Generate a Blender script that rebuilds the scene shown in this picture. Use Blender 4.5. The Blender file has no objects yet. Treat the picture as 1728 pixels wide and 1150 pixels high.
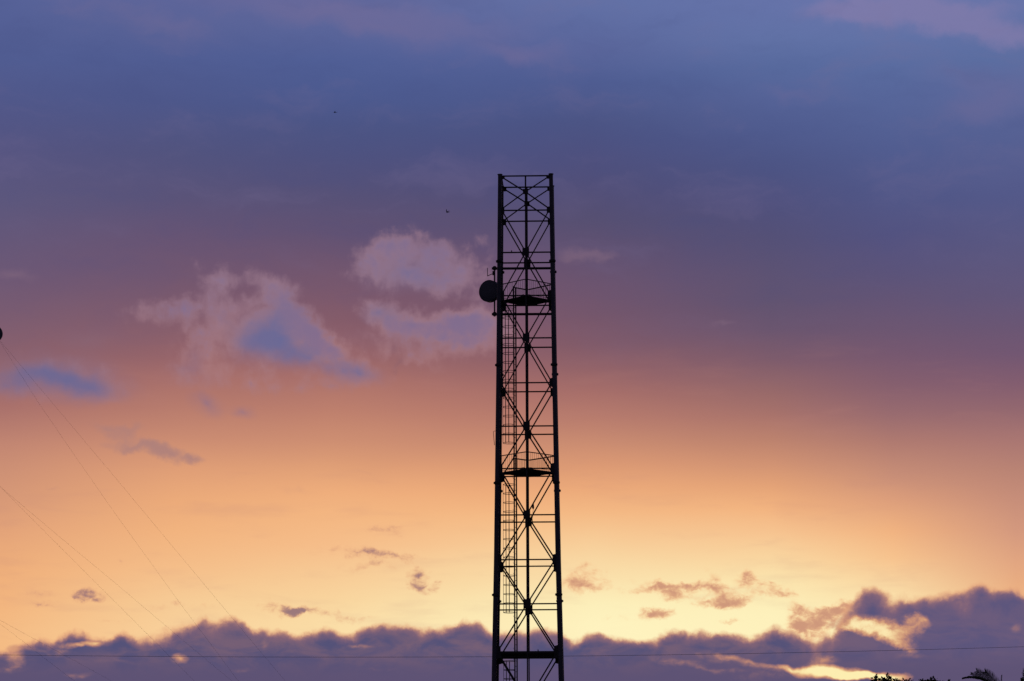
import bpy, math, random
from mathutils import Vector, Matrix

random.seed(7)
S = bpy.context.scene
COL = S.collection
rad = math.radians

# ------------------------------------------------------------------ camera
FPX = 5200.0                      # focal length in pixels of a 1728 wide frame
PITCH, ROLL = rad(10.72), rad(-0.2)
CAM = Vector((0, 0, 1.6))
Fw = Vector((0, math.cos(PITCH), math.sin(PITCH)))
U0 = Vector((0, -math.sin(PITCH), math.cos(PITCH)))
R0 = Vector((1, 0, 0))
Rt = R0 * math.cos(ROLL) + U0 * math.sin(ROLL)
Up = U0 * math.cos(ROLL) - R0 * math.sin(ROLL)
cd = bpy.data.cameras.new('camera')
cd.sensor_width = 36.0
cd.lens = FPX / 1728.0 * 36.0
cd.clip_start, cd.clip_end = 0.5, 30000
cam = bpy.data.objects.new('camera', cd)
m = Matrix((Rt, Up, -Fw)).transposed().to_4x4()
m.translation = CAM
cam.matrix_world = m
COL.objects.link(cam)
S.camera = cam


def ray(x, y):
    return Fw + Rt * ((x - 864.0) / FPX) - Up * ((y - 575.0) / FPX)


def at(x, y, Y):
    """the point of the place seen at (x, y) that stands Y metres away"""
    d = ray(x, y)
    return CAM + d * (Y / d.y)


# ------------------------------------------------------------------ helpers
class MB:
    def __init__(self):
        self.v, self.f, self.smooth = [], [], []

    def _add(self, vs, fs, smooth=False):
        o = len(self.v)
        self.v += [tuple(p) for p in vs]
        self.f += [tuple(i + o for i in q) for q in fs]
        self.smooth += [smooth] * len(fs)

    def path(self, pts, radii, n=10, smooth=True, cap=True):
        pts = [Vector(p) for p in pts]
        if not isinstance(radii, (list, tuple)):
            radii = [radii] * len(pts)
        vs, fs = [], []
        ref = None
        for i, p in enumerate(pts):
            a = pts[max(i - 1, 0)]
            b = pts[min(i + 1, len(pts) - 1)]
            t = (b - a).normalized()
            if ref is None:
                ref = t.orthogonal().normalized()
                if abs(t.z) < 0.95:
                    ref = Vector((0, 0, 1))
            u = (ref - t * ref.dot(t)).normalized()
            ref = u
            w = t.cross(u)
            for k in range(n):
                an = 2 * math.pi * (k + .5) / n
                vs.append(p + (u * math.cos(an) + w * math.sin(an)) * radii[i])
        for i in range(len(pts) - 1):
            for k in range(n):
                k2 = (k + 1) % n
                fs.append((i * n + k, i * n + k2, (i + 1) * n + k2, (i + 1) * n + k))
        self._add(vs, fs, smooth)
        if cap:
            self._add(vs[:n], [tuple(reversed(range(n)))])
            self._add(vs[-n:], [tuple(range(n))])

    def bar(self, p, q, w, h=None, up=(0, 0, 1)):
        """rectangular bar from p to q; h along up"""
        p, q = Vector(p), Vector(q)
        h = h or w
        t = (q - p).normalized()
        u = Vector(up)
        if abs(t.dot(u)) > 0.98:
            u = Vector((0, 1, 0))
        u = (u - t * u.dot(t)).normalized()
        s = t.cross(u)
        vs = []
        for c in (p, q):
            for a, b in ((-1, -1), (1, -1), (1, 1), (-1, 1)):
                vs.append(c + s * (a * w / 2) + u * (b * h / 2))
        self._add(vs, [(3, 2, 1, 0), (4, 5, 6, 7), (0, 1, 5, 4), (1, 2, 6, 5), (2, 3, 7, 6), (3, 0, 4, 7)])

    def angle(self, p, q, a, t, out):
        """steel angle section (L) from p to q, one flange in the face, one sticking out"""
        p, q, out = Vector(p), Vector(q), Vector(out)
        d = (q - p).normalized()
        out = (out - d * out.dot(d)).normalized()
        s = d.cross(out)
        prof = [(-a / 2, 0), (a / 2, 0), (a / 2, t), (-a / 2 + t, t), (-a / 2 + t, a), (-a / 2, a)]
        vs = [c + s * x + out * y for c in (p, q) for x, y in prof]
        fs = [(i, (i + 1) % 6, 6 + (i + 1) % 6, 6 + i) for i in range(6)]
        fs += [(3, 2, 1, 0), (5, 4, 3, 0), (6, 7, 8, 9), (6, 9, 10, 11)]
        self._add(vs, fs)

    def prism(self, poly, z0, z1):
        n = len(poly)
        vs = [(x, y, z0) for x, y in poly] + [(x, y, z1) for x, y in poly]
        fs = [tuple(reversed(range(n))), tuple(range(n, 2 * n))]
        fs += [(i, (i + 1) % n, n + (i + 1) % n, n + i) for i in range(n)]
        self._add(vs, fs)

    def lathe(self, prof, c, axis, n=40):
        """prof: (distance along axis, radius)"""
        axis = Vector(axis).normalized()
        u = axis.orthogonal().normalized()
        w = axis.cross(u)
        c = Vector(c)
        vs, fs = [], []
        for d, r in prof:
            for k in range(n):
                an = 2 * math.pi * k / n
                vs.append(c + axis * d + (u * math.cos(an) + w * math.sin(an)) * max(r, 1e-4))
        for i in range(len(prof) - 1):
            for k in range(n):
                k2 = (k + 1) % n
                fs.append((i * n + k, i * n + k2, (i + 1) * n + k2, (i + 1) * n + k))
        self._add(vs, fs, True)

    def build(self, name, mat, parent=None):
        me = bpy.data.meshes.new(name)
        me.from_pydata(self.v, [], self.f)
        me.polygons.foreach_set('use_smooth', self.smooth)
        me.materials.append(mat)
        me.update()
        o = bpy.data.objects.new(name, me)
        COL.objects.link(o)
        if parent:
            o.parent = parent
        return o


def tag(o, label=None, cat=None, group=None, kind=None):
    for k, v in (('label', label), ('category', cat), ('group', group), ('kind', kind)):
        if v:
            o[k] = v
    return o


def empty(name, loc=(0, 0, 0), rz=0.0):
    o = bpy.data.objects.new(name, None)
    o.location = loc
    o.rotation_euler = (0, 0, rz)
    o.empty_display_size = .2
    COL.objects.link(o)
    return o


# ------------------------------------------------------------------ materials
def lin(c):
    return tuple(((v / 255 + .055) / 1.055) ** 2.4 if v / 255 > .04045 else v / 255 / 12.92 for v in c)


def material(name, c1, c2, rough=.6, metal=0.0, scale=3.0, bump=.0):
    mt = bpy.data.materials.new(name)
    mt.use_nodes = True
    nt = mt.node_tree
    b = nt.nodes['Principled BSDF']
    tc = nt.nodes.new('ShaderNodeTexCoord')
    nz = nt.nodes.new('ShaderNodeTexNoise')
    nz.inputs['Scale'].default_value = scale
    nz.inputs['Detail'].default_value = 6
    nt.links.new(tc.outputs['Object'], nz.inputs['Vector'])
    cr = nt.nodes.new('ShaderNodeValToRGB')
    cr.color_ramp.elements[0].position = .35
    cr.color_ramp.elements[1].position = .7
    cr.color_ramp.elements[0].color = (*c1, 1)
    cr.color_ramp.elements[1].color = (*c2, 1)
    nt.links.new(nz.outputs['Fac'], cr.inputs['Fac'])
    nt.links.new(cr.outputs['Color'], b.inputs['Base Color'])
    b.inputs['Roughness'].default_value = rough
    b.inputs['Metallic'].default_value = metal
    if bump:
        bp = nt.nodes.new('ShaderNodeBump')
        bp.inputs['Strength'].default_value = bump
        nt.links.new(nz.outputs['Fac'], bp.inputs['Height'])
        nt.links.new(bp.outputs['Normal'], b.inputs['Normal'])
    return mt


M_STEEL = material('weathered_steel', (.085, .078, .10), (.13, .12, .145), .62, .1, 2.2, .1)
M_BAR = material('dark_steel', (.05, .04, .045), (.08, .066, .07), .7, .1, 3.0, .1)
M_DISH = material('dish_paint', (.10, .095, .115), (.14, .13, .155), .5, 0, 1.5)
M_WIRE = material('wire', (.05, .05, .05), (.08, .08, .08), .5, .4, 5)
M_LEAF = material('leaf', (.035, .055, .02), (.06, .09, .03), .6, 0, 1.3)
M_PALM = material('palm_leaf', (.04, .065, .02), (.07, .1, .035), .55, 0, 1.1)
M_BARK = material('bark', (.06, .045, .03), (.12, .09, .065), .9, 0, 6, .6)
M_BIRD = material('feathers', (.02, .02, .022), (.04, .038, .036), .7, 0, 20)
M_CONC = material('concrete', (.22, .21, .2), (.33, .32, .3), .9, 0, 3, .3)
M_GROUND = material('grass_ground', (.035, .05, .02), (.07, .075, .035), .95, 0, .15, .4)

# ------------------------------------------------------------------ ground
g = MB()
g._add([(-9000, -3000, 0), (9000, -3000, 0), (9000, 15000, 0), (-9000, 15000, 0)], [(0, 1, 2, 3)])
tag(g.build('ground', M_GROUND), kind='structure')

# ------------------------------------------------------------------ lattice tower
YF = 170.0
WPTS = [(0.0, 2.15), (15.3, 1.828), (21.6, 1.703), (31.7, 1.567), (43.5, 1.445)]   # height, half width


def W(h):
    for (h0, w0), (h1, w1) in zip(WPTS, WPTS[1:]):
        if h <= h1:
            return w0 + (w1 - w0) * (h - h0) / (h1 - h0)
    return WPTS[-1][1]


YC = YF + 1.5


def hpx(y, sy=-1.0, x=889):
    h = 20.0
    for _ in range(6):
        h = at(x, y, YC + sy * W(h)).z
    return h


TX = at(889.6, 700, YC).x
tower = empty('lattice_tower', (TX, YC, 0), rad(-1.75))
tag(tower, 'tall dark steel lattice tower with two platforms and a caged ladder', 'tower')


def to_local(p):
    c, s = math.cos(rad(1.75)), math.sin(rad(1.75))
    x, y = p.x - TX, p.y - YC
    return Vector((x * c - y * s, x * s + y * c, p.z))


def tl(x, y, ly):
    """tower-local point seen at (x, y) lying at local depth ly"""
    Y = YC + ly
    for _ in range(3):
        q = to_local(at(x, y, Y))
        Y += ly - q.y
    return to_local(at(x, y, Y))


LV = [hpx(v) for v in (296.6, 354.6, 498.5, 645.8, 790.5, 944.4, 1100.0)]
MID = [hpx(v) for v in (323.9, 425.6, 570.2, 718.9, 868.8, 1019.0)]
hb = LV[-1]
for k in (2, 1, 0):
    MID.append(hb * (k + .5) / 3)
    LV.append(hb * k / 3)
TOP = LV[0]
FLANGE = [hpx(v) for v in (441, 616, 815, 1004)] + [hb * .62, hb * .25]
knots = sorted(set(LV + [h for h, _ in WPTS if h < TOP]))

# legs
for sx in (-1, 1):
    for sy in (-1, 1):
        b = MB()
        ks = knots[:-1] + [TOP + .05]
        b.path([(sx * W(h), sy * W(h), h) for h in ks],
               [.145 - .03 * h / TOP for h in ks], 14)
        leg = b.build('leg', M_STEEL, tower)
        for fh in FLANGE:
            f = MB()
            w = W(fh)
            r = .145 - .03 * fh / TOP
            f.path([(sx * w, sy * w, fh - .1), (sx * w, sy * w, fh - .05), (sx * w, sy * w, fh - .05),
                    (sx * w, sy * w, fh + .05), (sx * w, sy * w, fh + .05), (sx * w, sy * w, fh + .1)],
                   [r, r + .035, r + .075, r + .075, r + .035, r], 16, False)
            f.build('flange', M_BAR, leg)
        f = MB()
        f.prism([(sx * 2.15 + a * .45, sy * 2.15 + c * .45) for a, c in ((-1, -1), (1, -1), (1, 1), (-1, 1))], -.3, .25)
        f.build('footing', M_CONC, leg)
        c = MB()
        c.path([(sx * W(TOP), sy * W(TOP), TOP + .05), (sx * W(TOP), sy * W(TOP), TOP + .09)], .145, 14, False)
        c.build('top_plate', M_BAR, leg)

# faces: each defined by the in-face axis and the outward normal
FACES = [(Vector((1, 0, 0)), Vector((0, -1, 0))), (Vector((1, 0, 0)), Vector((0, 1, 0))),
         (Vector((0, 1, 0)), Vector((-1, 0, 0))), (Vector((0, 1, 0)), Vector((1, 0, 0)))]


def fp(face, s, h, off=0.0):
    a, n = face
    w = W(h)
    return a * (s * w) + n * (w + off) + Vector((0, 0, h))


for fi, face in enumerate(FACES):
    a, n = face
    for k in range(len(MID)):
        h0, h1, hm = LV[k], LV[k + 1], MID[k]
        bw = .068 if k < 3 else .078
        inset = .13
        # two crossing diagonals, each bent a touch at the central plate
        for s in (-1, 1):
            off = .025 * s
            b = MB()
            b.angle(fp(face, s * (1 - inset), h0 - .12, off), fp(face, 0, hm, off), bw, .012, n * -1)
            b.angle(fp(face, 0, hm, off), fp(face, -s * (1 - inset), h1 + .12, off), bw, .012, n * -1)
            b.build('diagonal_brace', M_BAR, tower)
        # horizontal at the crossing (the shallow top bay has none)
        if k > 0:
            b = MB()
            b.angle(fp(face, -1, hm, -.06), fp(face, 1, hm, -.06), .072, .012, n * -1)
            b.build('horizontal_bar', M_BAR, tower)
        # plate at the crossing
        pw, ph = (.30, .30) if k == 0 else (.38, .46)
        if k >= 5:
            pw, ph = .42, .50
        b = MB()
        b.bar(fp(face, 0, hm - ph / 2, .05), fp(face, 0, hm + ph / 2, .05), pw, .026, up=n)
        b.build('gusset_plate', M_BAR, tower)
    for k, h in enumerate(LV[:-1]):
        b = MB()
        b.angle(fp(face, -1, h, -.05), fp(face, 1, h, -.05), .07, .012, n * -1)
        b.build('horizontal_bar', M_BAR, tower)
        # plates where the diagonals meet the legs
        for s in (-1, 1):
            b = MB()
            wi = W(h)
            hh = (.16, .22, .34, .30, .34, .36, .42)[k] if k < 7 else .4
            in_ = (.27, .27, .30, .28, .30, .30, .34)[k] if k < 7 else .34
            lo, hi = (h - hh * 1.4, h + .02) if k == 0 else (h - hh, h + hh * .9)
            p = a * (s * (wi - in_)) + n * (wi + .045)
            q = a * (s * (wi - .02)) + n * (wi + .045)
            z = Vector((0, 0, 1))
            t = n * .012
            c = .3 * (hi - lo)
            poly = [q + z * lo, p + z * (lo + c * .35), p + z * (hi - c * .35), q + z * hi]
            vs = [v - t for v in poly] + [v + t for v in poly]
            b._add(vs, [(3, 2, 1, 0), (4, 5, 6, 7), (0, 1, 5, 4), (1, 2, 6, 5), (2, 3, 7, 6), (3, 0, 4, 7)])
            b.build('joint_plate', M_BAR, tower)
    # central post of the face
    b = MB()
    for ha, hz in zip(LV, LV[1:]):
        pw = .088 if ha > LV[5] - .1 else .074
        b.bar(fp(face, 0, hz, -.035), fp(face, 0, ha, -.035), pw, .06, up=n)
    b.build('centre_post', M_BAR, tower)

# little upright stubs on two of the bars
for x, y, hgt in ((863.6, 425.5, .09), (908.4, 1099.5, .1)):
    b = MB()
    p = tl(x, y, -W(hpx(y)) + .06)
    b.path([p - Vector((0, 0, .03)), p + Vector((-.02, 0, hgt))], .03, 6)
    b.build('bar_stub', M_BAR, tower)

# deck that fills the lower level
hd = LV[6]
w = W(hd)
b = MB()
b.prism([(-w, -w), (w, -w), (w, w), (-w, w)], hd - .09, hd + .01)
deck = b.build('deck', M_BAR, tower)


def poly_inset(w, c):
    """square standing on its corner, corners clipped by c"""
    return [(-c, -w + c), (c, -w + c), (w - c, -c), (w - c, c), (c, w - c), (-c, w - c), (-w + c, c), (-w + c, -c)]


LADX, LADY = -.70, .60


def platform(h, seed):
    w = W(h) * 1.0
    pl = poly_inset(w, .1)
    b = MB()
    b.prism(pl, h - .05, h)
    p = b.build('platform', M_BAR, tower)
    b = MB()   # joists under the plate
    for s in (-.55, 0, .55):
        ext = w - abs(s) - .12
        b.bar((s, -ext, h - .09), (s, ext, h - .09), .07, .075)
    b.bar((-w + .12, 0, h - .095), (w - .12, 0, h - .095), .08, .07)
    b.build('joist', M_BAR, p)
    b = MB()
    hr = h + .93
    n = len(pl)
    rnd = random.Random(seed)
    for i in range(n):
        a0, a1 = Vector((*pl[i], 0)), Vector((*pl[(i + 1) % n], 0))
        full = (a1 - a0).length
        s0, s1 = 0.0, 1.0
        if i == 5:                # far left side: open from the ladder to the left corner
            s1 = .50
        q0, q1 = a0.lerp(a1, s0), a0.lerp(a1, s1)
        r = .036 if i in (3, 5) else .028
        b.path([q0 + Vector((0, 0, hr)), q1 + Vector((0, 0, hr))], r, 8)
        if full < .5:
            continue
        m_ = max(2, int((q1 - q0).length / .155))
        for k in range(m_ + 1):
            q = q0.lerp(q1, min(1, max(0, (k + rnd.uniform(-.12, .12)) / m_)))
            b.path([q + Vector((0, 0, h - .01)), q + Vector((0, 0, hr))], .0085, 5)
        b.path([q0 + Vector((0, 0, h + .07)), q1 + Vector((0, 0, h + .07))], .012, 6)
    b.build('guard_rail', M_BAR, p)


platform(LV[2], 1)
platform(LV[4], 2)

# ladder with its three lengths of cage
htop = tl(868, 484.5, LADY).z
ladder = None
st = [(LADX - .055, LADY - .2), (LADX + .055, LADY + .2)]
b = MB()
for i, (x, y) in enumerate(st):
    b.bar((x, y, .25), (x, y, htop), .064, .07, up=(.25, 1, 0))
z = .4
while z < htop - .1:
    b.path([(st[0][0], st[0][1], z), (st[1][0], st[1][1], z)], .013, 6)
    z += .3
# small rung ends that stick out on the left of the ladder
z = .45
while z < htop - .6:
    b.path([(LADX - .04, LADY - .14, z), (LADX - .13, LADY - .16, z), (LADX - .13, LADY - .16, z + .07)], .009, 5)
    z += .6
ladder = b.build('ladder', M_BAR, tower)


def cage(y0, y1):
    z1, z0 = tl(858, y0, LADY).z, tl(858, y1, LADY).z
    b = MB()
    cx, r = LADX - .33, .36
    angs = [rad(v) for v in range(75, 286, 15)]

    def pt(an, z):
        return Vector((cx + r * math.cos(an), LADY + r * math.sin(an), z))
    n = max(1, round((z1 - z0) / .5))
    for k in range(n + 1):
        z = z0 + (z1 - z0) * k / n
        pts = [Vector((LADX - .05, LADY + .2, z))] + [pt(an, z) for an in angs] + [Vector((LADX - .05, LADY - .2, z))]
        b.path(pts, .0165, 5)
    for an in (rad(95), rad(125), rad(180), rad(235), rad(265)):
        b.path([pt(an, z0), pt(an, z1)], .0125, 5)
    b.build('safety_cage', M_BAR, ladder)


cage(522, 748)
cage(818, 1034)
cage(1116, 1480)

# ------------------------------------------------------------------ dish on its mount
ly = W(hpx(494)) - .62
pole_t, pole_b = tl(834.6, 449.5, ly), tl(834.6, 534.5, ly)


def dish_mesh(root, hub, direc, R=.62):
    """drum dish: reflector bowl, cylindrical shroud, bulged cover"""
    d = Vector(direc).normalized()
    b = MB()
    b.lathe([(.16, .05), (.18, .16), (.24, .34), (.33, .52), (.40, R - .02), (.405, R - .01)], hub, d)
    b.build('reflector', M_DISH, root)
    b = MB()
    b.lathe([(.40, R - .02), (.40, R + .012), (.43, R + .012), (.43, R), (.66, R), (.66, R + .012), (.69, R + .012), (.69, R - .02)], hub, d)
    b.build('shroud', M_DISH, root)
    b = MB()
    b.lathe([(.675, R - .01), (.70, R * .8), (.72, R * .5), (.73, R * .2), (.732, 0)], hub, d)
    b.build('radome', M_DISH, root)
    b = MB()
    b.path([Vector(hub), Vector(hub) + d * .2], .11, 12)
    b.bar(Vector(hub) - Vector((0, 0, .22)), Vector(hub) + Vector((0, 0, .22)), .2, .16)
    b.build('bracket', M_BAR, root)


rot = Matrix.Rotation(rad(-1.75), 3, 'Z')


def to_world(p):
    return rot @ Vector(p) + Vector((TX, YC, 0))


droot = empty('dish_antenna', to_world(pole_b), rad(-1.75))
tag(droot, 'round dark dish antenna on a pole beside the tower, at its upper platform', 'antenna', 'dish antennas')


def dl(p):
    return Vector(p) - pole_b


b = MB()
b.path([dl(pole_b), dl(pole_t)], .045, 12)
b.build('mount_pole', M_BAR, droot)
for yy in (453.0, 530.3):
    p = tl(834.6, yy, ly)
    b = MB()
    q = tl(930.5, yy - .6, ly)
    b.path([dl(p) + Vector((-.08, .1, 0)), dl(q) + Vector((0, .1, 0))], .072, 12)
    b.build('support_pipe', M_BAR, droot)
    b = MB()
    b.lathe([(-.13, .03), (-.11, .08), (-.05, .12), (.05, .12), (.11, .08), (.13, .03)], dl(p), (0, 0, 1), 14)
    b.path([dl(p) + Vector((-.16, .05, 0)), dl(p) + Vector((.16, .05, 0))], .07, 10)
    b.build('clamp', M_BAR, droot)
hubp = tl(834.6, 494.6, ly)
dish_mesh(droot, dl(hubp), (-.47, -.88, -.01))

# bent rod antennas
aroot = empty('rod_antenna', to_world(tl(833.6, 461.5, ly)), rad(-1.75))
tag(aroot, 'small bent rod antenna on the pole above the tower dish', 'antenna', 'rod antennas')
o0 = tl(833.6, 461.5, ly)
b = MB()
b.path([tl(833.6, 461.2, ly) - o0, tl(823, 466, ly) - o0], .022, 8)
b.build('arm', M_BAR, aroot)
b = MB()
b.path([tl(822.8, 466.6, ly) - o0, tl(822.6, 452.5, ly) - o0], .02, 8)
b.build('rod', M_BAR, aroot)
b = MB()
b.path([tl(833.4, 458, ly) - o0, tl(833.4, 464.5, ly) - o0], .085, 12)
b.build('clamp', M_BAR, aroot)

l2 = -W(hpx(740))
o0 = tl(840, 727.6, l2)
aroot = empty('rod_antenna', to_world(o0), rad(-1.75))
tag(aroot, 'thin rod antenna hooked on a tower leg just above the lower platform', 'antenna', 'rod antennas')
b = MB()
b.path([Vector((0, 0, 0)), tl(834, 727.8, l2) - o0, tl(832.6, 728.6, l2) - o0], .013, 8)
b.build('arm', M_BAR, aroot)
b = MB()
b.path([tl(832.6, 728.4, l2) - o0, tl(833.3, 739, l2) - o0, tl(834.4, 751.6, l2) - o0], [.014, .016, .018], 8)
b.build('rod', M_BAR, aroot)

# box hanging on a brace with its cable
lb = -W(hpx(858)) - .05
o0 = tl(899.8, 854, lb)
broot = empty('cable_box', to_world(o0), rad(-1.75))
tag(broot, 'small dark box hanging on a tower brace above a loose cable', 'box')
b = MB()
pts = [tl(x, y, lb - .04) - o0 for x, y in ((899.2, 850.3), (900.8, 850.0), (901.4, 856.5), (900.6, 859.2), (899.4, 859.0), (897.6, 857.4))]
n = len(pts)
vs = pts + [p + Vector((0, .12, 0)) for p in pts]
b._add(vs, [tuple(range(n)), tuple(reversed(range(n, 2 * n)))] + [((i + 1) % n, i, n + i, n + (i + 1) % n) for i in range(n)])
b.build('housing', M_BAR, broot)
b = MB()
b.path([tl(x, y, lb) - o0 for x, y in ((900, 858.5), (899.4, 863), (899.2, 867.5), (898.4, 871.5), (897.6, 875), (898.2, 879), (899.4, 881.5))],
       [.009, .009, .012, .035, .03, .022, .02], 7)
b.build('cable', M_WIRE, broot)

# ------------------------------------------------------------------ guyed mast just left of the view
YM = 230.0
mx = at(-15, 600, YM).x
mast = empty('guyed_mast', (mx, YM, 0))
tag(mast, 'slim dark guyed mast holding a dish and three pairs of wires', 'mast')
hm_top = at(-15, 330, YM).z
tri = [(.24 * math.cos(rad(v)), .24 * math.sin(rad(v))) for v in (90, 210, 330)]
for x, y in tri:
    b = MB()
    b.path([(x, y, 0), (x, y, hm_top)], .03, 8)
    b.build('leg', M_BAR, mast)
for i in range(3):
    b = MB()
    p, q = tri[i], tri[(i + 1) % 3]
    z, k = .2, 0
    while z < hm_top - .5:
        e, f_ = (p, q) if k % 2 else (q, p)
        b.path([(*e, z), (*f_, z + .45)], .012, 5)
        z += .45
        k += 1
    b.build('lacing', M_BAR, mast)
dc = at(-8.5, 563, YM - .9)
hub = Vector((mx + .02, YM - .3, dc.z))
dr = empty('dish_antenna', hub)
tag(dr, 'dark dish antenna on the guyed mast, above the fanning wires', 'antenna', 'dish antennas')
dish_mesh(dr, (0, 0, 0), (dc.x - hub.x, -.6, .01), .63)

wires = [
    ('highest guy wire, slanting furthest right from the mast dish', [(-10, 563.5), (172, 779.5), (300, 933), (390, 1041), (480, 1148), (850, 1592)], 232),
    ('steeper guy wire starting right under the mast dish, below the highest wire', [(-10, 561), (3, 582), (65, 680), (133.6, 780), (195, 868), (248, 941), (302, 1016), (375, 1113), (400, 1147), (712, 1592)], 228),
    ('flatter of the two guy wires leaving the mast halfway down', [(-10, 813), (96.5, 903), (193, 983), (290, 1065), (390, 1148.5), (916, 1592)], 232),
    ('steeper of the two guy wires leaving the mast halfway down', [(-10, 811), (42, 864), (177, 999), (327, 1148.5), (770, 1592)], 228),
    ('flatter of the two lowest guy wires, crossing the low cloud bank', [(-10, 1041.5), (51.5, 1075), (111, 1107.3), (180, 1145), (1004, 1592)], 232),
    ('steeper of the two lowest guy wires, crossing the low cloud bank', [(-10, 1045.5), (38.6, 1082.7), (64, 1102.5), (120.7, 1146), (700, 1592)], 228),
]


def spline(pts, n=8):
    out = []
    for i in range(len(pts) - 1):
        p0, p1, p2, p3 = pts[max(i - 1, 0)], pts[i], pts[i + 1], pts[min(i + 2, len(pts) - 1)]
        for k in range(n):
            t = k / n
            out.append(.5 * ((2 * p1) + (p2 - p0) * t + (2 * p0 - 5 * p1 + 4 * p2 - p3) * t * t + (3 * p1 - p0 - 3 * p2 + p3) * t ** 3))
    return out + [pts[-1]]


for label, px, ye in wires:
    x0, x1 = px[0][0], px[-1][0]
    P = [at(x, y, YM + (ye - YM) * (x - x0) / (x1 - x0)) for x, y in px]
    b = MB()
    b.path(P, .0048, 6)
    tag(b.build('guy_wire', M_WIRE, None), label, 'wire', 'guy wires of the slim mast')

# power line crossing the whole view
b = MB()
P = [at(x, 1109.3 - (x - 600) ** 2 * (1.38e-5 if x > 600 else 1.05e-5), 95 + (x - 864) * .002) for x in range(-1700, 3400, 60)]
b.path(P, .0055, 6)
tag(b.build('power_line', M_WIRE), 'single thin power line sagging right across the view behind the tower', 'wire')

# ------------------------------------------------------------------ birds


def bird(name, p, span, roll, yaw, label, up):
    root = empty(name, p, yaw)
    b = MB()
    # body from tail to beak along local y
    b.path([(0, -.13, 0), (0, -.10, .0), (0, -.04, .002), (0, .03, .004), (0, .075, .01), (0, .10, .014), (0, .125, .01)],
           [.012, .012, .026, .032, .022, .02, .003], 8)
    b._add([(-.012, -.11, 0), (.012, -.11, 0), (.045, -.21, -.004), (.0, -.17, -.002), (-.045, -.21, -.004),
            (-.012, -.11, .006), (.012, -.11, .006), (.045, -.21, .002), (.0, -.17, .004), (-.045, -.21, .002)],
           [(4, 3, 2, 1, 0), (5, 6, 7, 8, 9), (0, 1, 6, 5), (1, 2, 7, 6), (2, 3, 8, 7), (3, 4, 9, 8), (4, 0, 5, 9)])
    for s in (-1, 1):
        e = up[0 if s < 0 else 1]
        c = Vector((s * .02, .03, .01))
        j = c + Vector((s * span * .20, .03, span * .20 * e))
        t = j + Vector((s * span * .26, -.08, span * .26 * e * 1.15))
        ch = [(c, .075, .012), (j, .065, .008), (t, .012, .003)]
        vs, fs = [], []
        for q, cw, th in ch:
            vs += [q + Vector((0, cw * .45, 0)), q + Vector((0, 0, th)), q + Vector((0, -cw * .9, 0)), q + Vector((0, 0, -th))]
        for i in range(2):
            for k in range(4):
                fs.append((i * 4 + k, i * 4 + (k + 1) % 4, i * 4 + 4 + (k + 1) % 4, i * 4 + 4 + k))
        fs += [(0, 1, 2, 3), (11, 10, 9, 8)]
        b._add(vs, fs)
    o = b.build('body', M_BIRD, root)
    o.rotation_euler = (0, roll, 0)
    return tag(root, label, 'bird', 'birds flying over the tower')


bird('flying_bird', at(755.4, 358.6, 205), .34, rad(6), rad(55),
     'small dark bird with raised wings, the nearer one to the tower', (.95, 1.15))
bird('flying_bird', at(565.4, 190.2, 240), .22, rad(-25), rad(75),
     'tiny dark speck of a bird, the higher one in the blue sky', (.5, .9))

# ------------------------------------------------------------------ broadleaf tree
def leaf_cloud(b, c, r, count, size, rnd):
    for _ in range(count):
        while True:
            q = Vector((rnd.uniform(-1, 1), rnd.uniform(-1, 1), rnd.uniform(-1, 1)))
            if q.length < 1:
                break
        q = Vector((q.x * r[0], q.y * r[1], q.z * r[2])) + c
        d = Vector((rnd.gauss(0, 1), rnd.gauss(0, 1), rnd.gauss(.3, 1))).normalized()
        s = d.orthogonal().normalized()
        s.rotate(Matrix.Rotation(rnd.uniform(0, 6.28), 3, d))
        n = d.cross(s)
        L = size * rnd.uniform(.7, 1.3)
        wv = L * .3
        # a folded leaf of four small faces
        b._add([q, q + d * L * .45 + s * wv + n * wv * .3, q + d * L, q + d * L * .45 - s * wv + n * wv * .3, q + d * L * .5],
               [(0, 1, 4), (1, 2, 4), (2, 3, 4), (3, 0, 4)])


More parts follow.
